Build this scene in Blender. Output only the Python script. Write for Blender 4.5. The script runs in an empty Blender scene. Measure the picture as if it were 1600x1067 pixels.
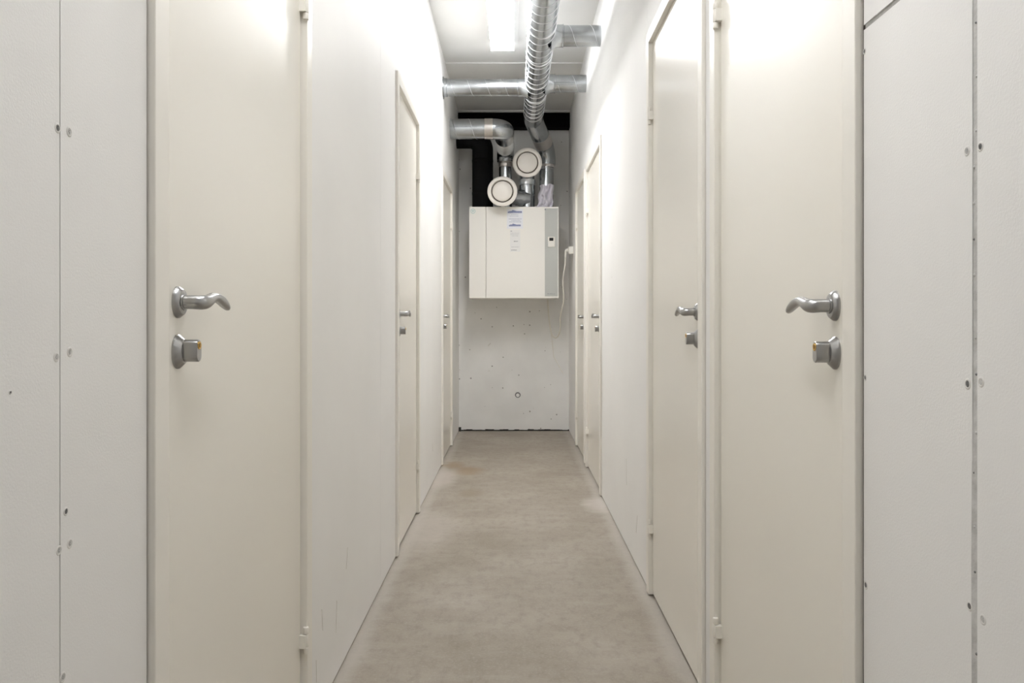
import bpy, bmesh, math, random
from mathutils import Vector, Matrix, noise
random.seed(4)
scene = bpy.context.scene
C = scene.collection
PI = math.pi

# ------------------------------------------------------------------ materials
def mat(name, col, rough=.5, metal=0.0, bump=0.0, bscale=200.0, mottle=0.0, mscale=3.0, col2=None, emit=0.0, spec=.5, rvar=0.0):
    m = bpy.data.materials.new(name); m.use_nodes = True
    nt = m.node_tree; b = nt.nodes['Principled BSDF']
    b.inputs['Base Color'].default_value = (*col, 1)
    b.inputs['Roughness'].default_value = rough
    b.inputs['Metallic'].default_value = metal
    b.inputs['Specular IOR Level'].default_value = spec
    if emit:
        b.inputs['Emission Color'].default_value = (*col, 1); b.inputs['Emission Strength'].default_value = emit
    tc = nt.nodes.new('ShaderNodeTexCoord')
    if mottle:
        n = nt.nodes.new('ShaderNodeTexNoise'); n.inputs['Scale'].default_value = mscale; n.inputs['Detail'].default_value = 6
        nt.links.new(tc.outputs['Object'], n.inputs['Vector'])
        r = nt.nodes.new('ShaderNodeValToRGB')
        c2 = col2 or tuple(c*(1-mottle) for c in col)
        r.color_ramp.elements[0].color = (*c2, 1); r.color_ramp.elements[0].position = .35
        r.color_ramp.elements[1].color = (*col, 1); r.color_ramp.elements[1].position = .62
        nt.links.new(n.outputs['Fac'], r.inputs['Fac']); nt.links.new(r.outputs['Color'], b.inputs['Base Color'])
        if rvar:
            mr = nt.nodes.new('ShaderNodeMapRange'); mr.inputs['To Min'].default_value = rough-rvar; mr.inputs['To Max'].default_value = rough+rvar
            nt.links.new(n.outputs['Fac'], mr.inputs['Value']); nt.links.new(mr.outputs['Result'], b.inputs['Roughness'])
    if bump:
        n2 = nt.nodes.new('ShaderNodeTexNoise'); n2.inputs['Scale'].default_value = bscale; n2.inputs['Detail'].default_value = 3
        nt.links.new(tc.outputs['Object'], n2.inputs['Vector'])
        bp = nt.nodes.new('ShaderNodeBump'); bp.inputs['Strength'].default_value = bump; bp.inputs['Distance'].default_value = .001
        nt.links.new(n2.outputs['Fac'], bp.inputs['Height']); nt.links.new(bp.outputs['Normal'], b.inputs['Normal'])
    return m

M = {}
M['wall'] = mat('painted_gypsum', (.85,.846,.838), .55, bump=.22, bscale=330, mottle=.03, mscale=2.2, spec=.35)
M['door'] = mat('cream_door_paint', (.83,.806,.745), .235, bump=.03, bscale=120, spec=.38)
M['frame'] = mat('cream_frame_paint', (.83,.806,.752), .34, spec=.5)
M['ceiling'] = mat('ceiling_paint', (.76,.757,.742), .7, bump=.3, bscale=90, mottle=.04, mscale=3)
M['dark'] = mat('dark_gap', (.03,.028,.026), .9)
M['gap'] = mat('shaded_foam_gap', (.05,.035,.028), .9)
M['core'] = mat('stud_cavity', (.09,.085,.08), .9)
M['filler'] = mat('joint_putty', (.62,.615,.605), .8, bump=.8, bscale=150, mottle=.2, mscale=60)
M['steel'] = mat('satin_chrome', (.42,.42,.42), .29, 1.0, bump=.04, bscale=600)
M['brass'] = mat('brass', (.72,.46,.13), .3, 1.0)
M['galv'] = mat('galvanised_sheet', (.52,.545,.565), .24, 1.0, mottle=.17, mscale=16, rvar=.08)
M['galvseam'] = mat('galvanised_seam', (.74,.76,.78), .28, 1.0)
M['tape'] = mat('duct_tape_band', (.66,.63,.60), .28, .9, bump=.5, bscale=40)
M['black'] = mat('black_foam', (.006,.006,.0065), .8, spec=.15, bump=.4, bscale=80)
M['blackpaint'] = mat('black_paint', (.003,.003,.003), .9, spec=.1)
M['valve'] = mat('valve_enamel', (.85,.81,.76), .32)
M['throat'] = mat('valve_throat', (.10,.08,.065), .8)
M['unit'] = mat('unit_enamel', (.86,.84,.80), .38)
M['unitgrey'] = mat('unit_grey_strip', (.50,.51,.49), .4)
M['white'] = mat('white_plastic', (.80,.78,.73), .35)
M['screen'] = mat('dark_display', (.01,.01,.012), .15)
M['sticker'] = mat('sticker_paper', (.80,.81,.86), .5)
M['sticker2'] = mat('faded_sticker', (.81,.805,.795), .5)
M['blue'] = mat('blue_print', (.19,.22,.40), .6)
M['bluepale'] = mat('pale_blue_print', (.46,.48,.57), .6)
M['greyprint'] = mat('grey_print', (.30,.30,.32), .6)
M['paleprint'] = mat('pale_grey_print', (.56,.56,.57), .6)
M['teal'] = mat('teal_print', (.35,.58,.58), .6)
M['rag'] = mat('lilac_cloth', (.63,.61,.675), .95, bump=.6, bscale=150)
M['pit'] = mat('screw_metal', (.22,.22,.22), .5, .6)
M['crater'] = mat('screw_rim', (.74,.73,.71), .7)
M['scuff'] = mat('scuff_mark', (.60,.58,.54), .8)
M['housing'] = mat('lamp_housing', (.78,.78,.77), .4)
LC = (.99,.987,.988)
M['lamp'] = mat('lamp_diffuser', LC, .4, emit=43.0)
M['lampnear'] = mat('added_lamp_diffuser', LC, .4, emit=26.0)
M['lampside'] = mat('lamp_diffuser_side', LC, .4, emit=0.1)
M['lampend'] = mat('lamp_end_lens', LC, .4, emit=7.0)
M['bug'] = mat('dead_insects', (.10,.09,.08), .8)
M['bug2'] = mat('lamp_dust', (.5,.5,.49), .8)
M['cable'] = mat('cable_sheath', (.74,.71,.64), .5)

def concrete_floor():
    m = bpy.data.materials.new('concrete_floor'); m.use_nodes = True
    nt = m.node_tree; b = nt.nodes['Principled BSDF']; L = nt.links.new
    tc = nt.nodes.new('ShaderNodeTexCoord')
    def nz(scale, detail, rough=.6, stretch=None):
        n = nt.nodes.new('ShaderNodeTexNoise'); n.inputs['Scale'].default_value = scale
        n.inputs['Detail'].default_value = detail; n.inputs['Roughness'].default_value = rough
        if stretch:
            mp = nt.nodes.new('ShaderNodeMapping'); mp.inputs['Scale'].default_value = stretch
            L(tc.outputs['Object'], mp.inputs['Vector']); L(mp.outputs['Vector'], n.inputs['Vector'])
        else: L(tc.outputs['Object'], n.inputs['Vector'])
        return n
    n1 = nz(2.3, 8, .62)
    r1 = nt.nodes.new('ShaderNodeValToRGB')
    r1.color_ramp.elements[0].color = (.27,.232,.185,1); r1.color_ramp.elements[0].position = .33
    r1.color_ramp.elements[1].color = (.37,.33,.28,1); r1.color_ramp.elements[1].position = .68
    L(n1.outputs['Fac'], r1.inputs['Fac'])
    cur = r1.outputs['Color']
    def mix(a, colour, fac_socket):
        x = nt.nodes.new('ShaderNodeMix'); x.data_type = 'RGBA'
        L(fac_socket, x.inputs['Factor']); L(a, x.inputs['A']); x.inputs['B'].default_value = (*colour, 1)
        return x.outputs['Result']
    def ramp(sock, a, bb, va, vb):
        r = nt.nodes.new('ShaderNodeMapRange'); r.inputs['From Min'].default_value = a; r.inputs['From Max'].default_value = bb
        r.inputs['To Min'].default_value = va; r.inputs['To Max'].default_value = vb; L(sock, r.inputs['Value']); return r.outputs['Result']
    n2 = nz(26, 6, .7, (1,.6,1)); cur = mix(cur, (.20,.17,.135), ramp(n2.outputs['Fac'], .47, .72, 0, .55))
    n5 = nz(110, 4, .7); cur = mix(cur, (.44,.405,.36), ramp(n5.outputs['Fac'], .52, .72, 0, .45))
    n4 = nz(6, 7, .7, (.5,1.8,1)); cur = mix(cur, (.42,.385,.34), ramp(n4.outputs['Fac'], .52, .78, 0, .5))
    # worn lighter borders along both walls
    sx = nt.nodes.new('ShaderNodeSeparateXYZ'); L(tc.outputs['Object'], sx.inputs['Vector'])
    ab = nt.nodes.new('ShaderNodeMath'); ab.operation = 'ABSOLUTE'; L(sx.outputs['X'], ab.inputs[0])
    ad = nt.nodes.new('ShaderNodeMath'); ad.operation = 'MULTIPLY_ADD'; L(n4.outputs['Fac'], ad.inputs[0]); ad.inputs[1].default_value = .06; L(ab.outputs[0], ad.inputs[2])
    cur = mix(cur, (.46,.43,.39), ramp(ad.outputs[0], .475, .515, 0, .55))
    # stains: centre, radii, colour, strength
    def spot(cx, cy, rx, ry, colour, k):
        nonlocal cur
        mp = nt.nodes.new('ShaderNodeMapping'); mp.inputs['Location'].default_value = (-cx/rx, -cy/ry, 0); mp.inputs['Scale'].default_value = (1/rx, 1/ry, 0)
        L(tc.outputs['Object'], mp.inputs['Vector'])
        ln = nt.nodes.new('ShaderNodeVectorMath'); ln.operation = 'LENGTH'; L(mp.outputs['Vector'], ln.inputs[0])
        a = nt.nodes.new('ShaderNodeMath'); a.operation = 'MULTIPLY_ADD'; L(n4.outputs['Fac'], a.inputs[0]); a.inputs[1].default_value = 1.2; L(ln.outputs['Value'], a.inputs[2])
        cur = mix(cur, colour, ramp(a.outputs[0], 1.0, 1.6, k, 0))
    spot(-.46, 5.2, .12, .42, (.52,.47,.43), .6)
    spot(.47, 4.45, .11, .22, (.54,.50,.46), .65)
    spot(-.43, 5.65, .10, .18, (.29,.205,.115), .6)
    spot(-.31, 5.45, .13, .20, (.29,.205,.115), .6)
    spot(-.26, 4.75, .09, .15, (.25,.20,.135), .45)
    spot(-.42, 3.9, .16, .5, (.46,.42,.38), .5)
    n3 = nz(220, 2); cur2 = mix(cur, (.46,.43,.39), ramp(n3.outputs['Fac'], .68, .80, 0, .5))
    L(cur2, b.inputs['Base Color'])
    b.inputs['Roughness'].default_value = .62
    bp = nt.nodes.new('ShaderNodeBump'); bp.inputs['Strength'].default_value = .25; bp.inputs['Distance'].default_value = .002
    L(n2.outputs['Fac'], bp.inputs['Height']); L(bp.outputs['Normal'], b.inputs['Normal'])
    return m
M['floor'] = concrete_floor()

def painted_concrete():
    m = bpy.data.materials.new('painted_concrete'); m.use_nodes = True
    nt = m.node_tree; b = nt.nodes['Principled BSDF']; L = nt.links.new
    tc = nt.nodes.new('ShaderNodeTexCoord')
    n = nt.nodes.new('ShaderNodeTexNoise'); n.inputs['Scale'].default_value = 3; n.inputs['Detail'].default_value = 6; L(tc.outputs['Object'], n.inputs['Vector'])
    r = nt.nodes.new('ShaderNodeValToRGB'); r.color_ramp.elements[0].color = (.78,.775,.76,1); r.color_ramp.elements[0].position=.35
    r.color_ramp.elements[1].color = (.85,.845,.83,1); r.color_ramp.elements[1].position=.65; L(n.outputs['Fac'], r.inputs['Fac'])
    v = nt.nodes.new('ShaderNodeTexVoronoi'); v.inputs['Scale'].default_value = 20; v.inputs['Randomness'].default_value = 1
    L(tc.outputs['Object'], v.inputs['Vector'])
    # random pore size per cell, most cells none
    sc = nt.nodes.new('ShaderNodeSeparateColor'); L(v.outputs['Color'], sc.inputs['Color'])
    size = nt.nodes.new('ShaderNodeMapRange'); size.inputs['From Min'].default_value=.42; size.inputs['From Max'].default_value=1; size.inputs['To Min'].default_value=0; size.inputs['To Max'].default_value=.15
    L(sc.outputs['Red'], size.inputs['Value'])
    lt = nt.nodes.new('ShaderNodeMath'); lt.operation='LESS_THAN'; L(v.outputs['Distance'], lt.inputs[0]); L(size.outputs['Result'], lt.inputs[1])
    x = nt.nodes.new('ShaderNodeMix'); x.data_type='RGBA'; L(r.outputs['Color'], x.inputs['A']); x.inputs['B'].default_value=(.36,.35,.33,1)
    L(lt.outputs[0], x.inputs['Factor']); L(x.outputs['Result'], b.inputs['Base Color'])
    b.inputs['Roughness'].default_value=.6
    bp = nt.nodes.new('ShaderNodeBump'); bp.inputs['Strength'].default_value=.5; bp.inputs['Distance'].default_value=.003; bp.invert=True
    L(lt.outputs[0], bp.inputs['Height']); L(bp.outputs['Normal'], b.inputs['Normal'])
    return m
M['concrete'] = painted_concrete()

# ------------------------------------------------------------------ helpers
ORIGIN = {}
def link(o): C.objects.link(o); return o
def tag(o, label=None, cat=None, group=None, kind=None):
    if label: o['label'] = label
    if cat: o['category'] = cat
    if group: o['group'] = group
    if kind: o['kind'] = kind
    return o
def empty(name, loc):
    o = bpy.data.objects.new(name, None); link(o); o.location = loc; o.empty_display_size = .1
    ORIGIN[o] = Vector(loc); return o
def obj(name, bm, m, parent=None, origin=None, smooth=False, bevel=0.0):
    bmesh.ops.recalc_face_normals(bm, faces=bm.faces)
    if parent is not None: org = ORIGIN[parent]
    else: org = Vector(origin or (0,0,0))
    bmesh.ops.translate(bm, verts=bm.verts, vec=-org)
    me = bpy.data.meshes.new(name); bm.to_mesh(me); bm.free()
    me.materials.append(m)
    o = bpy.data.objects.new(name, me); link(o)
    if parent is not None: o.parent = parent
    else: o.location = org
    ORIGIN[o] = org
    if bevel:
        b = o.modifiers.new('edge', 'BEVEL'); b.width = bevel; b.segments = 2; b.limit_method = 'ANGLE'
    if smooth:
        for p in me.polygons: p.use_smooth = True
        try: me.set_sharp_from_angle(angle=math.radians(38))
        except Exception: pass
    return o
def box(bm, x0, x1, y0, y1, z0, z1):
    vs = [bm.verts.new((x,y,z)) for x in (min(x0,x1),max(x0,x1)) for y in (min(y0,y1),max(y0,y1)) for z in (min(z0,z1),max(z0,z1))]
    for f in ((0,1,3,2),(4,6,7,5),(0,4,5,1),(2,3,7,6),(0,2,6,4),(1,5,7,3)): bm.faces.new([vs[i] for i in f])
def B(*args):
    bm = bmesh.new()
    for a in args: box(bm, *a)
    return bm
def rounded(pts, r, n=10):
    """polyline with its corners turned into arcs of radius r (r a number or one per inner corner)"""
    pts = [Vector(p) for p in pts]; out = [pts[0]]
    for i in range(1, len(pts)-1):
        rr = r if not isinstance(r, (list,tuple)) else r[i-1]
        a = (pts[i-1]-pts[i]).normalized(); b = (pts[i+1]-pts[i]).normalized()
        ang = a.angle(b)
        if ang > PI-.02: out.append(pts[i]); continue
        t = rr/math.tan(ang/2)
        cdir = (a+b).normalized(); c = pts[i]+cdir*(rr/math.sin(ang/2))
        p0 = pts[i]+a*t; p1 = pts[i]+b*t
        u = (p0-c).normalized(); w = (p1-c).normalized(); tot = u.angle(w)
        for k in range(n+1):
            s = k/n
            out.append(c + (u*math.sin((1-s)*tot)+w*math.sin(s*tot))/math.sin(tot)*rr)
    out.append(pts[-1]); return out
def tube(bm, pts, r, seg=24, caps=True, r2=None, up=Vector((0,0,1))):
    """sweep; r = radius (number or list); r2 = second radius list for an elliptical section (r along 'up')"""
    pts = [Vector(p) for p in pts]; n = len(pts)
    R = r if isinstance(r,(list,tuple)) else [r]*n
    R2 = r2 if r2 is not None else R
    tang = [(pts[min(i+1,n-1)]-pts[max(i-1,0)]).normalized() for i in range(n)]
    nrm = up - tang[0]*up.dot(tang[0])
    if nrm.length < 1e-4: nrm = Vector((1,0,0)) - tang[0]*tang[0].x
    nrm.normalize(); rings = []
    for i in range(n):
        nrm = nrm - tang[i]*nrm.dot(tang[i]); nrm.normalize()
        bn = tang[i].cross(nrm)
        rings.append([bm.verts.new(pts[i] + nrm*math.cos(2*PI*k/seg)*R[i] + bn*math.sin(2*PI*k/seg)*R2[i]) for k in range(seg)])
    for i in range(n-1):
        for k in range(seg): bm.faces.new((rings[i][k], rings[i][(k+1)%seg], rings[i+1][(k+1)%seg], rings[i+1][k]))
    if caps: bm.faces.new(rings[0][::-1]); bm.faces.new(rings[-1])
    return bm
def T(pts, r, **k): return tube(bmesh.new(), pts, r, **k)
def lathe(bm, base, axis, prof, seg=48, sx=1.0, up=None):
    """revolve (radius, height) pairs about 'axis'; sx squeezes across 'up'"""
    axis = Vector(axis).normalized(); base = Vector(base)
    up = Vector(up) if up else (Vector((0,0,1)) if abs(axis.z) < .9 else Vector((1,0,0)))
    up = (up-axis*up.dot(axis)).normalized(); sd = axis.cross(up); rings = []
    for rr, h in prof:
        if rr < 1e-6: rings.append([bm.verts.new(base+axis*h)])
        else: rings.append([bm.verts.new(base+axis*h+up*math.cos(2*PI*k/seg)*rr+sd*math.sin(2*PI*k/seg)*rr*sx) for k in range(seg)])
    for i in range(len(rings)-1):
        a, b = rings[i], rings[i+1]
        for k in range(seg):
            q = [a[k%len(a)], a[(k+1)%len(a)], b[(k+1)%len(b)], b[k%len(b)]]
            u = []
            for v in q:
                if v not in u: u.append(v)
            if len(u) > 2: bm.faces.new(u)
    return bm
def helix(a, b, r, pitch, tr=.0028, phase=0.0):
    a = Vector(a); b = Vector(b); ax = (b-a); L = ax.length; ax.normalize()
    up = Vector((0,0,1)) if abs(ax.z) < .9 else Vector((1,0,0))
    up = (up-ax*up.dot(ax)).normalized(); sd = ax.cross(up)
    n = max(4, int(L/pitch*28)); pts = []
    for i in range(n+1):
        s = L*i/n; t = 2*PI*s/pitch+phase
        pts.append(a+ax*s+up*math.cos(t)*r+sd*math.sin(t)*r)
    return T(pts, tr, seg=6)

# ------------------------------------------------------------------ setting
HC = 1.03                     # camera height
WX = .512                     # half width of the corridor at the wall faces
CEIL = 2.95
BACK = 7.40                   # far wall
REAR = -1.6                   # wall behind the camera
TOP = 2.11                    # top of the door frames

tag(obj('floor', B((-.75,.75,REAR-.1,BACK+.1,-.15,0)), M['floor']), 'bare worn concrete floor of the narrow corridor', 'floor', kind='structure')
tag(obj('ceiling', B((-.75,.75,REAR-.1,5.93,CEIL,CEIL+.15),(-.75,.75,5.93,BACK+.1,CEIL-.010,CEIL+.15)), M['ceiling']), 'white painted ceiling slab above the ducts', 'ceiling', kind='structure')
wb = obj('wall_back', B((-.75,.75,BACK,BACK+.12,.006,CEIL)), M['concrete'])
tag(wb, 'white painted pitted concrete wall at the far end', 'wall', kind='structure')
tag(obj('wall_front', B((-.75,.75,REAR-.12,REAR,0,CEIL)), M['wall']), 'plain white wall behind the viewer', 'wall', kind='structure')
# form tie hole in the far wall
bm = bmesh.new(); lathe(bm, (.036,BACK,.334), (0,-1,0), [(.026,0),(.024,.003),(.019,.003),(.014,.0008),(0,.0006)], 24)
h = obj('tie_hole', bm, M['pit'], wb, smooth=True)
bm = bmesh.new(); lathe(bm, (.036,BACK-.0012,.331), (0,-1,0), [(.017,0),(.016,.0028),(0,.0036)], 20)
obj('hole_plug', bm, M['concrete'], h, smooth=True)
# rough dark joint where the far wall meets the floor
bm = bmesh.new(); x = -.53
while x < .53:
    w = random.uniform(.02,.06); box(bm, x, x+w, BACK-.006, BACK+.01, 0, random.uniform(.009,.017)); x += w
box(bm, -.53, -.49, BACK-.03, BACK+.01, 0, .035)
obj('floor_joint', bm, M['dark'], wb)
for x0,z0,x1,z1 in ((.335,1.03-4/168,.37,.69),(.37,.69,.42,.60),(.42,.60,.46,.53),(-.24,.79,-.215,.815),(-.235,.555,-.228,.56)):
    obj('scuff', T([(x0,BACK-.0006,z0),(x1,BACK-.0006,z1)], .0028, seg=5), M['cable'] if x0 > 0 else M['scuff'], wb)
# black band below the ceiling on the far wall, with a pale lip
tag(obj('trim_1', B((-.60,.60,7.28,BACK+.01,2.793,CEIL)), M['blackpaint']), 'black band across the top of the far wall', 'beam', kind='structure')
tag(obj('trim_2', B((-.60,.60,7.245,7.279,CEIL-.024,CEIL)), M['ceiling']), 'pale lip between the ceiling and the black band', 'trim', kind='structure')

DOORS = {  # side, near edge, far edge of the frame
 'door_1': (-1, 1.113, 1.978), 'door_2': (-1, 3.443, 4.268), 'door_3': (-1, 5.615, 6.535),
 'door_4': (1, 1.170, 2.039), 'door_5': (1, 2.127, 3.014), 'door_6': (1, 4.637, 5.590), 'door_7': (1, 5.690, 6.533)}
def make_wall(name, s, seams, label, hseam=None):
    """gypsum boards with fine joints around the door openings, over a dark stud layer"""
    ds = sorted([(a,b) for t,a,b in DOORS.values() if t == s])
    G = .005 if s > 0 else .0032
    x0, x1 = s*WX, s*(WX+.013)
    bm = bmesh.new(); z0 = .007
    edges = [REAR]
    for a,b in ds: edges += [a-G, b+G]
    edges.append(BACK)
    for i in range(0, len(edges), 2):            # full height bays between doors
        lo, hi = edges[i], edges[i+1]
        cuts = [c for c in seams if lo < c[0] < hi]
        st = lo
        for c,w in cuts+[(hi,None)]:
            en = c-(w/2 if w else 0)
            if hseam and st >= hseam[0]-1e-6 and en <= hseam[1]+1e-6:
                box(bm, x0,x1, st,en, z0, hseam[2]); box(bm, x0,x1, st,en, hseam[3], CEIL)
            elif en > st: box(bm, x0,x1, st,en, z0, CEIL)
            if w: st = c+w/2
    for a,b in ds:                                # boards over the doors
        st = a-G
        for c,w in [c for c in seams if a < c[0] < b]+[(b+G,None)]:
            en = c-(w/2 if w else 0)
            box(bm, x0,x1, st,en, TOP+.003, CEIL)
            if w: st = c+w/2
    w_ = obj(name, bm, M['wall']); tag(w_, label, 'wall', kind='structure')
    bm = bmesh.new(); st = REAR
    for a,b in ds:
        box(bm, s*(WX+.0135), s*.60, st, a+.002, .004, CEIL); box(bm, s*(WX+.0135), s*.60, a+.002, b-.002, TOP-.002, CEIL); st = b-.002
    box(bm, s*(WX+.0135), s*.60, st, BACK, .004, CEIL)
    obj('stud_core', bm, M['core'], w_)
    return w_
wl = make_wall('wall_left', -1, [(.898,.0022),(3.06,.0024)], 'white painted gypsum board wall along the left side')
wr = make_wall('wall_right', 1, [(.8845,.0095),(3.05,.0016),(4.163,.0010)], 'white painted gypsum board wall along the right side', hseam=(.885,1.165,1.454,1.4615))
# putty in the wide right joint: slightly wavy, wider low down
bm = bmesh.new(); zs = [.01+i*.05 for i in range(59)]
prev = None
for i,z in enumerate(zs):
    wv = .0045+.0022*max(0,min(1,(.92-z)*6))*(.7+.3*math.sin(z*9))
    q = [bm.verts.new((WX+.0014,.8845-.0046,z)), bm.verts.new((WX-.0003 if z<.9 else WX+.0008,.8845+wv,z))]
    if prev: bm.faces.new((prev[0],prev[1],q[1],q[0]))
    prev = q
fl = obj('joint_filler', bm, M['filler'], wr)
for z in [.62,.66,.75,.80,.86,.905,.97,1.01,1.08,1.12,1.16,1.20,1.24,1.30,1.36]:
    bm = bmesh.new(); lathe(bm, (WX+.0009,.8845+random.uniform(-.003,.003),z), (-1,0,0), [(.0015+random.random()*.0012,0),(.0008,.0012),(0,.0012)], 8)
    obj('filler_blister', bm, M['pit'] if random.random()<.4 else M['filler'], fl)
obj('joint_backing', B((WX+.0022,WX+.0132,.89,1.165,1.4535,1.462)), M['filler'], wr)
bm = B((WX+.0003,WX+.0132,.89,1.165,1.4532,1.4545)); obj('joint_shadow_gap', bm, M['dark'], wr)

def screw(wall, s, d, z, r=.0042, deep=True):
    bm = bmesh.new(); x = s*WX; ax = (-s,0,0)
    lathe(bm, (x,d,z), ax, [(r*1.45,0),(r*1.2,.0006),(r*.95,.0006),(r*.85,.0002)], 18)
    o = obj('screw_dimple', bm, M['crater'], wall, smooth=True)
    bm = bmesh.new(); lathe(bm, (x,d,z), ax, [(r*.92,.0001),(r*.8,.0003),(0,.0003)], 16)
    box(bm, x-s*.0003, x-s*.0007, d-r*.5, d+r*.5, z-r*.12, z+r*.12); box(bm, x-s*.0003, x-s*.0007, d-r*.12, d+r*.12, z-r*.5, z+r*.5)
    obj('screw', bm, M['pit'] if deep else M['filler'], o)
for d,z,r,k in ((.8933,1.2454,.0042,1),(.9164,1.2466,.0042,0),(.8908,.9885,.004,0),(.9178,.9931,.0042,0),(.9099,.8113,.0036,1),(.9178,.7725,.0042,0),(.8958,.7708,.004,0),(.9034,.6248,.0045,0),(.8093,.9565,.0016,1)): screw(wl,-1,d,z,r,k)
for d,z,r,k in ((.8996,1.2209,.0042,0),(.8737,1.2203,.004,1),(.8983,.9578,.0045,1),(.8725,.962,.0042,0),(.8946,.7086,.004,1),(.8689,.7031,.0042,0),(1.1602,.9461,.0035,1),(1.1581,.6446,.0045,1),(1.1623,1.4224,.0035,1),(4.163,1.609,.004,0),(4.163,1.432,.004,0),(4.163,1.254,.004,0)): screw(wr,1,d,z,r,k)
for wall,s,pts in ((wr,1,((3.62,.40),(3.615,.28))),(wl,-1,((2.30,.22),(2.29,.13))),(wl,-1,((2.12,.26),(2.13,.20))),(wl,-1,((2.45,.33),(2.43,.27))),(wl,-1,((2.06,.15),(2.065,.09))),(wl,-1,((5.0,.25),(5.02,.2))),(wr,1,((3.3,.22),(3.33,.14)))):
    obj('scuff', T([(s*(WX-.0001),d,z) for d,z in pts], .0009, seg=5), M['scuff'], wall)

# ------------------------------------------------------------------ doors
XF, XL = WX-.011, WX+.005          # frame front, leaf front
def smooth_rows(P, k=5):
    P = [P[0]]+list(P)+[P[-1]]; out = []
    for i in range(1, len(P)-2):
        for j in range(k):
            t = j/k
            out.append(tuple(.5*(2*b+(c-a)*t+(2*a-5*b+4*c-d)*t*t+(3*b-a-3*c+d)*t**3) for a,b,c,d in zip(P[i-1],P[i],P[i+1],P[i+2])))
    out.append(P[-2]); return out
def make_door(name, s, a, b, label):
    root = empty(name, (s*WX, (a+b)/2, 0)); tag(root, label, 'door', kind='structure')
    fw = .046
    bm = B((s*XF, s*.60, a, a+fw, .007, TOP), (s*XF, s*.60, b-fw, b, .007, TOP), (s*XF, s*.60, a+fw, b-fw, TOP-fw, TOP),
           (s*.562, s*.60, a+fw-.001, a+fw+.014, .007, TOP-fw), (s*.562, s*.60, b-fw-.014, b-fw+.001, .007, TOP-fw), (s*.562, s*.60, a+fw, b-fw, TOP-fw-.014, TOP-fw+.001))
    obj('door_frame', bm, M['frame'], root, bevel=.0018)
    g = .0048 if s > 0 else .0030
    obj('shadow_gap', B((s*(WX+.0012), s*(WX+.012), a-g, a-.0002, .007, TOP), (s*(WX+.0012), s*(WX+.012), b+.0002, b+g, .007, TOP)), M['gap'], root)  # dark strips beside the frame: foam, with the gap's shade put into the colour
    leaf = obj('door_leaf', B((s*XL, s*(XL+.040), a+fw+.003, b-fw-.004, .013, TOP-fw-.003)), M['door'], root, bevel=.0012)
    ax = (-s,0,0); hd = a+.110; hz = 1.0575 if s<0 else 1.053
    # lever handle
    bm = bmesh.new(); lathe(bm, (s*XL,hd,hz), ax, [(.0245,0),(.0245,.003),(.0195,.0092),(.0185,.0098),(.0085,.0098)], 40, sx=.86)
    ros = obj('handle_rosette', bm, M['steel'], root, smooth=True)
    bm = bmesh.new()
    P = [(XL-.008,hd,hz),(XL-.0125,hd,hz),(XL-.0130,hd,hz),(XL-.024,hd,hz),(XL-.031,hd+.001,hz-.0003),(XL-.037,hd+.0055,hz-.0003),(XL-.0395,hd+.014,hz+.001),(XL-.0398,hd+.026,hz+.0045),
         (XL-.0398,hd+.040,hz+.0078),(XL-.0398,hd+.056,hz+.0078),(XL-.0395,hd+.072,hz+.0050),(XL-.039,hd+.086,hz+.0010),(XL-.0385,hd+.101,hz-.0040),(XL-.038,hd+.110,hz-.0072),(XL-.038,hd+.114,hz-.0085)]
    R1 = [.0115,.0115,.0096,.0096,.0098,.0100,.0094,.0082,.0074,.0070,.0072,.0072,.0064,.0044,.0012]
    R2 = [.0115,.0115,.0096,.0096,.0096,.0094,.0088,.0082,.0078,.0076,.0074,.0070,.0058,.0040,.0012]
    Q = smooth_rows([p+(q*1.12, w_*1.12) for p,q,w_ in zip(P[3:],R1[3:],R2[3:])])
    Q = [p+(q*1.12, w_*1.12) for p,q,w_ in zip(P[:3],R1[:3],R2[:3])]+Q
    tube(bm, [(s*q[0],q[1],q[2]) for q in Q], [q[3] for q in Q], seg=24, r2=[q[4] for q in Q])
    lev = obj('handle_lever', bm, M['steel'], root, smooth=True)
    # lock: oval plate, pod and brass keyhole
    lz = hz-.0760
    bm = bmesh.new(); lathe(bm, (s*XL,hd,lz), ax, [(.0265,0),(.0265,.0028),(.0185,.0115),(.0175,.0122),(0,.0122)], 40, sx=.84)
    plate = obj('lock_plate', bm, M['steel'], root, smooth=True)
    bm = bmesh.new(); out = []                      # stadium pod
    hw, hh = .0090, .0172
    for k in range(28):
        t = 2*PI*k/28; cy = math.cos(t)*hw; cz = math.sin(t)*hw + (hh-hw if math.sin(t)>=0 else -(hh-hw))
        out.append((cy,cz))
    rings = []
    for xx,sc in ((XL-.011,1),(XL-.0135,1),(XL-.0325,1),(XL-.0338,.93)):
        rings.append([bm.verts.new((s*xx, hd+y*sc, lz+.0015+z*sc)) for y,z in out])
    for i in range(3):
        for k in range(28): bm.faces.new((rings[i][k],rings[i][(k+1)%28],rings[i+1][(k+1)%28],rings[i+1][k]))
    bm.faces.new(rings[-1])
    pod = obj('lock_pod', bm, M['steel'], plate, smooth=True)
    bm = bmesh.new(); lathe(bm, (s*(XL-.0336),hd,lz+.0095), ax, [(.0062,0),(.0062,.0009),(.0048,.0012),(.0044,.0006),(0,.0006)], 24)
    kh = obj('keyhole', bm, M['brass'], plate, smooth=True)
    obj('key_slot', B((s*(XL-.0341),s*(XL-.0346),hd-.0008,hd+.0008,lz+.0065,lz+.0125)), M['dark'], plate)
    # two hinges on the far jamb
    hy = b-fw-.0025
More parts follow.
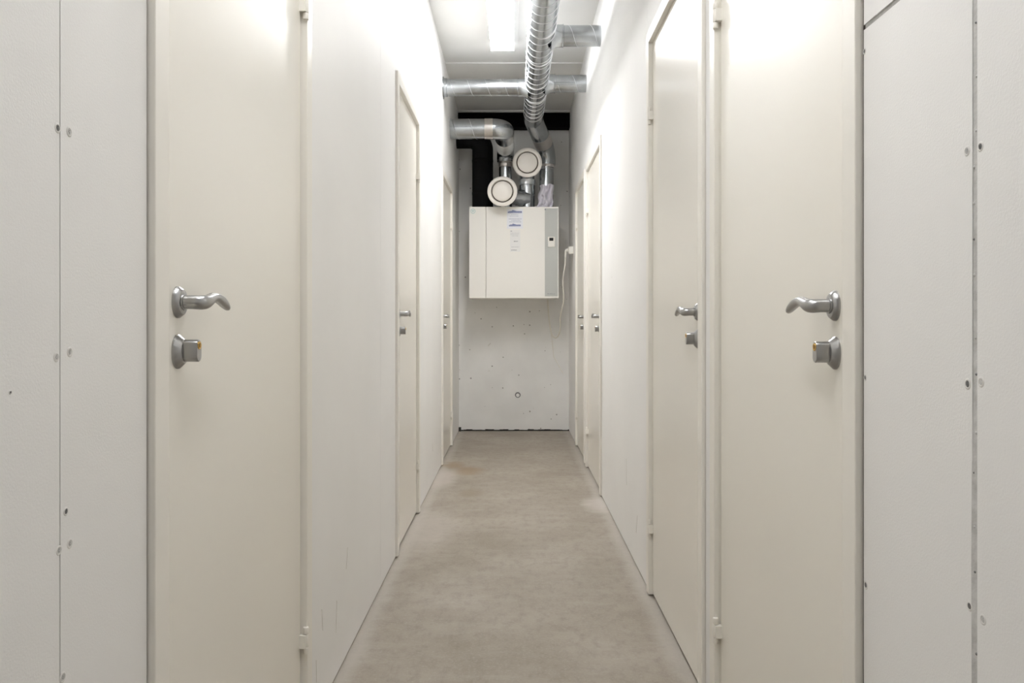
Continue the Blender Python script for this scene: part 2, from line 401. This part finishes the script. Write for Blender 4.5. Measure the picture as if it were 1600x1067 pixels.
    for z in (.254,1.79):
        bm = bmesh.new(); hx = s*(XF+.003)
        for z0,z1 in ((z-.032,z-.0165),(z+.0165,z+.032)):
            lathe(bm, (hx,hy,z0), (0,0,1), [(0,0),(.0062,0),(.0068,.001),(.0068,z1-z0-.001),(.0062,z1-z0),(0,z1-z0)], 16)
        hg = obj('hinge', bm, M['frame'], root, smooth=True)
        bm = bmesh.new(); lathe(bm, (hx,hy,z-.0155), (0,0,1), [(0,0),(.0068,0),(.0072,.001),(.0072,.030),(.0068,.031),(0,.031)], 16)
        box(bm, s*(XF+.0005), s*(XL+.002), hy-.0135, hy, z-.0155, z+.0155)
        obj('hinge_knuckle', bm, M['frame'], hg, smooth=True)
    return root
make_door('door_1', *DOORS['door_1'], 'cream door nearest the viewer in the left wall, lever and lock seen large')
make_door('door_2', *DOORS['door_2'], 'cream door halfway along the left wall, second from the viewer')
make_door('door_3', *DOORS['door_3'], 'cream door in the left wall, the one nearest the far end')
make_door('door_4', *DOORS['door_4'], 'cream door nearest the viewer in the right wall, beside the board with the puttied joint')
make_door('door_5', *DOORS['door_5'], 'cream door in the right wall directly beyond the nearest one, reflecting the lamp')
make_door('door_6', *DOORS['door_6'], 'cream door at the near half of the far pair in the right wall')
make_door('door_7', *DOORS['door_7'], 'cream door at the far half of the far pair, beside the power socket')

# ------------------------------------------------------------------ ceiling lamps
def lamp(d0, d1, label, bugs):
    root = empty('ceiling_lamp', (-.08,(d0+d1)/2,CEIL))
    obj('mounting_tray', B((-.163,.030,d0,d1,CEIL-.016,CEIL)), M['housing'], root, bevel=.002)
    bm = bmesh.new()
    prof = [(-.160,-.017),(-.160,-.050),(-.159,-.058),(-.001,-.058),(0,-.050),(0,-.017)]
    r0 = [bm.verts.new((x,d0+.012,CEIL+z)) for x,z in prof]; r1 = [bm.verts.new((x,d1-.012,CEIL+z)) for x,z in prof]
    for i in range(6): bm.faces.new((r0[i],r0[(i+1)%6],r1[(i+1)%6],r1[i]))
    bm.faces.new(r0); bm.faces.new(r1[::-1])
    obj('diffuser_side', bm, M['lampside'], root)
    df = obj('diffuser', B((-.157,-.003,d0+.011,d1-.011,CEIL-.0605,CEIL-.055)), M['lamp'] if bugs else M['lampnear'], root)
    for y0,y1 in ((d0,d0+.011),(d1-.011,d1)):
        obj('end_cap', B((-.161,.001,y0,y1,CEIL-.0605,CEIL-.017)), M['lampend'] if bugs and y0 > d0+.1 else M['housing'], root, bevel=.002)
    if bugs:
        bm = bmesh.new(); lathe(bm, (-.087,d1-.115,CEIL-.0607), (0,0,-1), [(.006,0),(.005,.0006),(0,.0006)], 10, sx=1.8)
        obj('dead_insect', bm, M['bug'], df)
        bm = bmesh.new()
        for i in range(46):
            t = random.random(); x = -.15+.14*t; y = d1-.11+.06*math.cos((t-.5)*9)*random.uniform(-.4,1)+random.uniform(-.03,.02)
            lathe(bm, (x,y,CEIL-.0607), (0,0,-1), [(random.uniform(.0012,.0032),0),(.001,.0004),(0,.0004)], 7)
        o = obj('dust_specks', bm, M['bug2'], df); o['kind'] = 'stuff'
    tag(root, label, 'ceiling lamp', kind='thing')
    return root
lamp(4.00, 5.50, 'bright linear ceiling lamp beside the main spiral duct, dead insect at its end', True)
lamp(.40, 1.90, 'bright linear ceiling lamp added above the viewer, out of the frame, to light the near doors', False)  # unseen lamp, added to brighten the near doors and boards

# ------------------------------------------------------------------ ducts
def Z(z): return HC+z
# main spiral duct along the ceiling, down into the unit
DX, DZ, DR = .160, Z(1.68), .080
UT = 2.012                                     # top of the unit
root = empty('spiral_duct', (DX,4.5,DZ))
tag(root, 'large galvanised spiral duct running along under the ceiling and bending down into the unit', 'duct')
obj('pipe', T([(DX,REAR+.02,DZ),(DX,6.50,DZ)], DR, seg=48), M['galv'], root, smooth=True)
obj('spiral_seam', helix((DX,REAR+.02,DZ),(DX,6.50,DZ), DR, .112), M['galvseam'], root, smooth=True)
path = rounded([(DX,6.49,DZ),(DX,6.66,DZ),(.292,7.09,Z(1.51)),(.292,7.09,Z(1.38))], [.16,.17], 12)
obj('elbow', T(path, DR*.985, seg=40), M['galv'], root, smooth=True)
mid = Vector((DX,6.66,DZ)).lerp(Vector((.292,7.09,Z(1.51))), .60); dr = (Vector((.292,7.09,Z(1.51)))-Vector((DX,6.66,DZ))).normalized()
obj('tape_band', T([mid-dr*.055, mid+dr*.075], DR*1.01, seg=40), M['tape'], root, smooth=True)
bm = bmesh.new(); lathe(bm, (.292,7.09,Z(1.385)), (0,0,1), [(.063,-.03),(.0665,-.028),(.0665,-.006),(.078,.012)], 40)
obj('reducer', bm, M['tape'], root, smooth=True)
obj('downpipe', T([(.290,7.09,UT),(.290,7.09,Z(1.385))], .063, seg=40), M['galv'], root, smooth=True)
for z in (Z(1.345), Z(1.12)):
    bm = bmesh.new(); lathe(bm, (.290,7.09,z), (0,0,1), [(.063,-.004),(.0655,-.002),(.0655,.002),(.063,.004)], 40); obj('clamp_ring', bm, M['galvseam'], root, smooth=True)
for y in (4.53, 5.02, 5.52, 5.90):
    bm = bmesh.new(); lathe(bm, (DX,y,DZ), (0,1,0), [(DR,-.006),(DR+.0035,-.003),(DR+.0035,.003),(DR,.006)], 48); obj('coupling_ring', bm, M['galvseam'], root, smooth=True)

def branch(d, sd, label, ph=0.0, r=.0605):
    xw = sd*(WX+.02); xs = DX+sd*DR*.75
    root = empty('branch_duct', (sd*WX,d,DZ)); tag(root, label, 'duct')
    obj('pipe', T([(xs+sd*.07,d,DZ),(xw,d,DZ)], r, seg=40), M['galv'], root, smooth=True)
    obj('spiral_seam', helix((xs+sd*.09,d,DZ),(xw-sd*.03,d,DZ), r, .128, .0014, ph), M['galvseam'], root, smooth=True)
    bm = bmesh.new(); lathe(bm, (xs,d,DZ), (sd,0,0), [(r+.022,0),(r+.004,.032),(r+.004,.066),(r+.0065,.068),(r+.0065,.072),(r+.001,.074)], 40)
    obj('tee_saddle', bm, M['galv'], root, smooth=True)
    bm = bmesh.new(); lathe(bm, (sd*WX,d,DZ), (-sd,0,0), [(r+.020,0),(r+.018,.004),(r+.005,.007),(r+.005,.028),(r,.030)], 40)
    if sd < 0: obj('wall_collar', bm, M['galv'], root, smooth=True)
    else: bm.free()
    return root
branch(4.71, 1, 'short galvanised branch duct into the right wall, beside the ceiling lamp')
branch(5.66, 1, 'short galvanised branch duct into the right wall, opposite the long left branch', 2.0)
branch(5.76, -1, 'long galvanised branch duct from the main duct to the left wall', 1.0)

# galvanised duct from the left wall, elbow back and down to the unit
root = empty('elbow_duct', (-WX,6.4,Z(1.535)))
tag(root, 'galvanised duct leaving the left wall and elbowing down behind the left round valve', 'duct')
e0 = Vector((-.08,6.40,Z(1.535))); e1 = Vector((-.075,7.07,Z(1.50)))
obj('pipe', T([(-WX-.02,6.40,Z(1.535)),(-.235,6.40,Z(1.535))], .080, seg=44), M['galv'], root, smooth=True)
obj('spiral_seam', helix((-WX,6.40,Z(1.535)),(-.26,6.40,Z(1.535)), .080, .14, .002), M['galvseam'], root, smooth=True)
obj('tape_band', T([(-.235,6.40,Z(1.535)),(-.17,6.40,Z(1.535))], .083, seg=44), M['tape'], root, smooth=True)
pth = rounded([(-.17,6.40,Z(1.535)), e0, e0.lerp(e1,.36)], .085, 14)
obj('elbow', T(pth, .081, seg=44), M['galv'], root, smooth=True)
pth = rounded([e0.lerp(e1,.34), e1, (-.075,7.07,Z(1.40))], .082, 10)
fl = obj('flexible_pipe', T(pth, .076, seg=40), M['galv'], root, smooth=True)
ax_ = (e1-e0).normalized(); s0 = e0.lerp(e1,.36)
for k in range(9):
    c = s0+ax_*(.035*k)
    bm = bmesh.new(); lathe(bm, c, ax_, [(.076,-.007),(.0805,-.002),(.0805,.002),(.076,.007)], 40); obj('rib', bm, M['galvseam'], fl, smooth=True)
bm = bmesh.new(); lathe(bm, (-.075,7.07,Z(1.355)), (0,0,1), [(.058,0),(.062,.004),(.062,.016),(.064,.02),(.064,.034),(.060,.04),(.070,.05),(.078,.058)], 40); obj('hose_clamp', bm, M['tape'], root, smooth=True)
obj('downpipe', T([(-.075,7.07,UT),(-.075,7.07,Z(1.365))], .0575, seg=40), M['galv'], root, smooth=True)

# black insulated duct
root = empty('insulated_duct', (-.28,7.1,UT)); tag(root, 'thick black foam insulated duct rising from the unit to the left wall', 'duct')
obj('insulation', T(rounded([(-.56,7.12,Z(1.627)),(-.28,7.12,Z(1.627)),(-.28,7.12,UT)], .11, 12), .093, seg=44), M['black'], root, smooth=True)
for z in (Z(1.13), Z(1.42)):
    bm = bmesh.new(); lathe(bm, (-.28,7.12,z), (0,0,1), [(.093,-.012),(.0945,-.01),(.0945,.01),(.093,.012)], 44); obj('tape_band', bm, M['black'], root, smooth=True)

# tee duct carrying the two round valves
root = empty('tee_duct', (.118,7.10,UT)); tag(root, 'galvanised tee duct standing on the unit, ending in two round valves', 'duct')
obj('pipe', T([(.118,7.10,UT),(.118,7.10,Z(1.235))], .071, seg=44), M['galv'], root, smooth=True)
bm = bmesh.new(); lathe(bm, (.118,7.10,Z(1.20)), (0,0,1), [(.071,0),(.075,.004),(.075,.040),(.077,.043),(.077,.047),(.068,.05)], 44); obj('coupling', bm, M['galvseam'], root, smooth=True)
obj('elbow', T(rounded([(.118,7.10,Z(1.24)),(.118,7.10,Z(1.357)),(.118,6.90,Z(1.357))], .10, 12), .068, seg=40), M['galv'], root, smooth=True)
obj('side_branch', T(rounded([(.118,7.08,Z(1.075)),(-.098,6.975,Z(1.093)),(-.098,6.80,Z(1.093))], .095, 12), .066, seg=40), M['galv'], root, smooth=True)
bm = bmesh.new(); lathe(bm, (.07,7.062,Z(1.079)), (-.216,-.105,.018), [(.078,0),(.069,.03),(.069,.05),(.066,.052)], 40); obj('branch_saddle', bm, M['galv'], root, smooth=True)

def valve(x, y, z, label):
    root = empty('disc_valve', (x,y,z)); tag(root, label, 'air valve', 'round white valves above the unit')
    bm = bmesh.new(); lathe(bm, (x,y,z), (0,-1,0), [(.070,-.03),(.075,0),(.112,0),(.122,.003),(.1275,.010),(.1265,.015),(.118,.021),(.104,.023),(.097,.019),(.0935,.010),(.0930,.001)], 64)
    obj('rim', bm, M['valve'], root, smooth=True)
    bm = bmesh.new(); lathe(bm, (x,y,z), (0,-1,0), [(0,.0012),(.0932,.0012)], 48); obj('throat', bm, M['throat'], root)
    bm = bmesh.new(); lathe(bm, (x,y,z), (0,-1,0), [(.05,.003),(.080,.006),(.0855,.013),(.0845,.020),(.078,.025),(.05,.031),(.02,.0335),(0,.034)], 64)
    obj('disc', bm, M['valve'], root, smooth=True)
valve(-.098,6.775,Z(1.093),'round white disc valve, the lower one touching the unit top')
valve(.116,6.875,Z(1.357),'round white disc valve, the upper one on the tee elbow')

# ------------------------------------------------------------------ ventilation unit
FY = 6.90
root = empty('ventilation_unit', (0,7.15,1.219)); tag(root, 'white box shaped ventilation unit hung on the far wall', 'ventilation unit')
cas = obj('casing', B((-.386,.386,FY+.022,BACK,1.221,2.011)), M['unit'], root, bevel=.004)
obj('side_panel', B((-.388,-.2432,FY,FY+.021,1.219,2.012)), M['unit'], root, bevel=.003)
fp = obj('front_panel', B((-.2408,.388,FY,FY+.021,1.219,2.012)), M['unit'], root, bevel=.003)
gs = obj('grey_strip', B((.268,.380,FY-.0015,FY+.002,1.235,1.998)), M['unitgrey'], root, bevel=.0008)
cp = obj('control_panel', B((.294,.355,FY-.010,FY,1.662,1.751)), M['white'], root, bevel=.003)
obj('display', B((.306,.341,FY-.0112,FY-.009,1.716,1.742)), M['screen'], cp)
bm = bmesh.new(); lathe(bm, (.325,FY-.0098,1.685), (0,-1,0), [(.006,0),(.005,.001),(0,.001)], 16); obj('button', bm, M['white'], cp, smooth=True)
def sheet(name, x0,x1,z0,z1,m,parent,y=FY-.0006,th=.0005): return obj(name, B((x0,x1,y-th,y+.0008,z0,z1)), m, parent)
st = sheet('sticker', -.061,.078,1.822,1.992, M['sticker'], root); st['label'] = 'white service sticker with blue banners'
def banner(xc, w, zc, h):
    bm = bmesh.new(); x0, x1 = xc-w/2, xc+w/2; y = FY-.0016
    prof = [(x0,zc-h*.5),(x1,zc-h*.45),(x1,zc+h*.42),(x1-w*.36,zc+h*.42),(x0+w*.34,zc+h*.98),(x0+w*.28,zc+h*.55),(x0+w*.1,zc+h*.40),(x0,zc+h*.12)]
    a = [bm.verts.new((x,y,z)) for x,z in prof]; b = [bm.verts.new((x,y+.0012,z)) for x,z in prof]
    bm.faces.new(a)
    for i in range(len(prof)): bm.faces.new((a[i],b[i],b[(i+1)%len(prof)],a[(i+1)%len(prof)]))
    o = obj('blue_banner', bm, M['blue'], st)
    bm = bmesh.new(); x = x0+w*.06
    while x < x1-w*.07:
        ww = random.uniform(.004,.009); box(bm, x, x+ww, y-.0004, y, zc-h*.12+random.uniform(-.001,.001), zc+h*.08); x += ww+random.uniform(.003,.006)
    obj('banner_lettering', bm, M['bluepale'], st)
banner(.008,.122,1.966,.018); banner(.008,.102,1.850,.016)
def lines(parent, rows, m, xa, xb, name='print_line'):
    for z,h,a,b in rows:
        bm = bmesh.new(); x = xa+(xb-xa)*a; e = xa+(xb-xa)*b
        while x < e:
            w = random.uniform(.004,.012); box(bm, x, min(e,x+w), FY-.0015, FY-.0005, z-h/2, z+h/2); x += w+random.uniform(.002,.004)
        obj(name, bm, m, parent)
lines(st, [(1.944,.005,.25,.72),(1.930,.005,.15,.75)], M['bluepale'], -.055,.072)
lines(st, [(1.906,.006,.08,.95),(1.893,.005,.25,.88),(1.880,.006,.12,.92)], M['bluepale'], -.055,.072)
s2 = sheet('sticker', -.033,.056,1.622,1.812, M['sticker2'], root); s2['label'] = 'faded white rating sticker'
lines(s2, [(1.800,.007,0,.16)], M['greyprint'], -.030,.053)
lines(s2, [(1.783,.004,.0,.95),(1.770,.004,0,.9),(1.758,.004,.15,.8)], M['paleprint'], -.030,.053)
lines(s2, [(1.712,.007,.36,.78)], M['greyprint'], -.030,.053)
lines(s2, [(1.663,.005,.1,.9)], M['paleprint'], -.030,.053)
lines(s2, [(1.636,.006,.08,.66)], M['greyprint'], -.030,.053)
bm = bmesh.new(); lathe(bm, (-.355,FY+.0002,1.974), (0,-1,0), [(.018,0),(.018,.0012),(.021,.0012),(.021,0)], 32); ic = obj('round_mark', bm, M['teal'], root)
lines(ic, [(1.977,.006,0,1),(1.968,.003,.2,.8)], M['teal'], -.366,-.344, 'mark_lettering')
bm = bmesh.new(); lathe(bm, (.272,FY-.001,1.988), (0,-1,0), [(.007,0),(.006,.002),(0,.002)], 14); obj('cover_screw', bm, M['greyprint'], root, smooth=True)
bm = bmesh.new(); lathe(bm, (.296,FY-.0012,1.257), (0,-1,0), [(.006,0),(.005,.0012),(0,.0012)], 6); lg = obj('maker_mark', bm, M['greyprint'], root)
bm = bmesh.new(); x = .306
while x < .352:
    w = random.uniform(.003,.006); box(bm, x, x+w, FY-.0024, FY-.001, 1.253, 1.253+random.choice((.006,.008))); x += w+.0022
obj('maker_lettering', bm, M['greyprint'], root)

# crumpled cloth lying on the unit against the downpipe
bm = bmesh.new(); nu, nv = 34, 40; vg = []
for j in range(nv+1):
    row = []; v = j/nv                               # 0 bottom, 1 top
    xl = .188+.035*min(1,v*2.2)+.012*math.sin(v*9); xr = .343-.03*max(0,.25-v)*4*.6+.006*math.sin(v*7+1)
    for i in range(nu+1):
        u = i/nu; x = xl+(xr-xl)*u
        z = UT+.003 + (.205-.012*(1-u)+.006*math.sin(u*11))*v
        fold = .014*math.sin(u*9+v*3.5)+.010*math.sin(u*17-v*6)+.02*noise.noise(Vector((u*5,v*4,1.3)))
        diag = -.018*math.exp(-((u-.38+.45*(v-.35))/.07)**2)*(1 if v < .55 else .3)
        y = 6.985 - .045*math.sin(PI*min(1,max(0,u)))*(.6+.4*math.sin(PI*min(1,v+.25))) + fold*.8 - diag
        if v < .12: y -= .03*(1-v/.12)
        row.append(bm.verts.new((x,y,z)))
    vg.append(row)
for j in range(nv):
    for i in range(nu): bm.faces.new((vg[j][i],vg[j][i+1],vg[j+1][i+1],vg[j+1][i]))
rg = obj('cloth_rag', bm, M['rag'], origin=(.265,6.97,UT), smooth=True)
sm = rg.modifiers.new('thick','SOLIDIFY'); sm.thickness = .006; sm.offset = 0
tag(rg, 'crumpled pale lilac cloth on top of the unit against the right downpipe', 'cloth')

# ------------------------------------------------------------------ socket and power cord
SY, SZ = 6.88, 1.632
root = empty('power_socket', (WX,SY,SZ)); tag(root, 'white surface mounted power socket on the right wall near the far corner', 'power socket')
obj('socket_box', B((WX-.038,WX+.001,SY-.04,SY+.04,SZ-.032,SZ+.032)), M['white'], root, bevel=.006)
bm = bmesh.new(); lathe(bm, (WX-.0375,SY,SZ), (-1,0,0), [(.030,0),(.029,.004),(.022,.0045)], 32); obj('socket_ring', bm, M['white'], root, smooth=True)
root = empty('power_cable', (WX-.05,SY,SZ)); tag(root, 'off white power cable with angled plug, hanging from the socket beside the unit', 'power cable')
pp = rounded([(WX-.043,SY,SZ),(WX-.064,SY,SZ-.003),(WX-.067,SY,SZ-.055)], .014, 6)
n = len(pp); obj('plug', T(pp, [.019-.011*i/(n-1) for i in range(n)], seg=18), M['white'], root, smooth=True)
cp_ = [(.446,SY,1.585),(.440,6.88,1.50),(.426,6.89,1.40),(.424,6.90,1.33),(.433,6.92,1.25),(.432,6.95,1.19),(.418,7.0,1.11),(.410,7.05,1.045),(.414,7.10,.99),(.412,7.15,.93),(.398,7.2,.885),(.375,7.25,.868),(.347,7.28,.90),(.330,7.30,.985),(.318,7.31,1.08),(.312,7.31,1.18),(.310,7.31,1.222)]
def catmull(P, k=6):
    P = [Vector(p) for p in P]; P = [P[0]]+P+[P[-1]]; out = []
    for i in range(1, len(P)-2):
        for j in range(k):
            t = j/k; a,b,c,d = P[i-1],P[i],P[i+1],P[i+2]
            out.append(.5*((2*b)+(c-a)*t+(2*a-5*b+4*c-d)*t*t+(3*b-a-3*c+d)*t**3))
    out.append(P[-2]); return out
obj('cable', T(catmull(cp_), .0064, seg=10), M['cable'], root, smooth=True)

# ------------------------------------------------------------------ camera, world
w = bpy.data.worlds.new('world'); w.use_nodes = True; scene.world = w
w.node_tree.nodes['Background'].inputs['Color'].default_value = (0,0,0,1)
cam = bpy.data.cameras.new('camera'); co = bpy.data.objects.new('camera', cam); C.objects.link(co)
co.location = (0,0,HC); co.rotation_euler = (PI/2,0,0)
cam.sensor_fit = 'HORIZONTAL'; cam.sensor_width = 36; cam.lens = 36*1244/1600
cam.shift_x = -3/1600; cam.shift_y = -33.5/1600
cam.clip_start = .05
scene.camera = co
vs = scene.view_settings
vs.view_transform = 'Standard'; vs.look = 'None'; vs.gamma = 1; vs.exposure = 0.18; vs.use_curve_mapping = False

scene.cycles.max_bounces = 24; scene.cycles.diffuse_bounces = 16; scene.cycles.glossy_bounces = 8
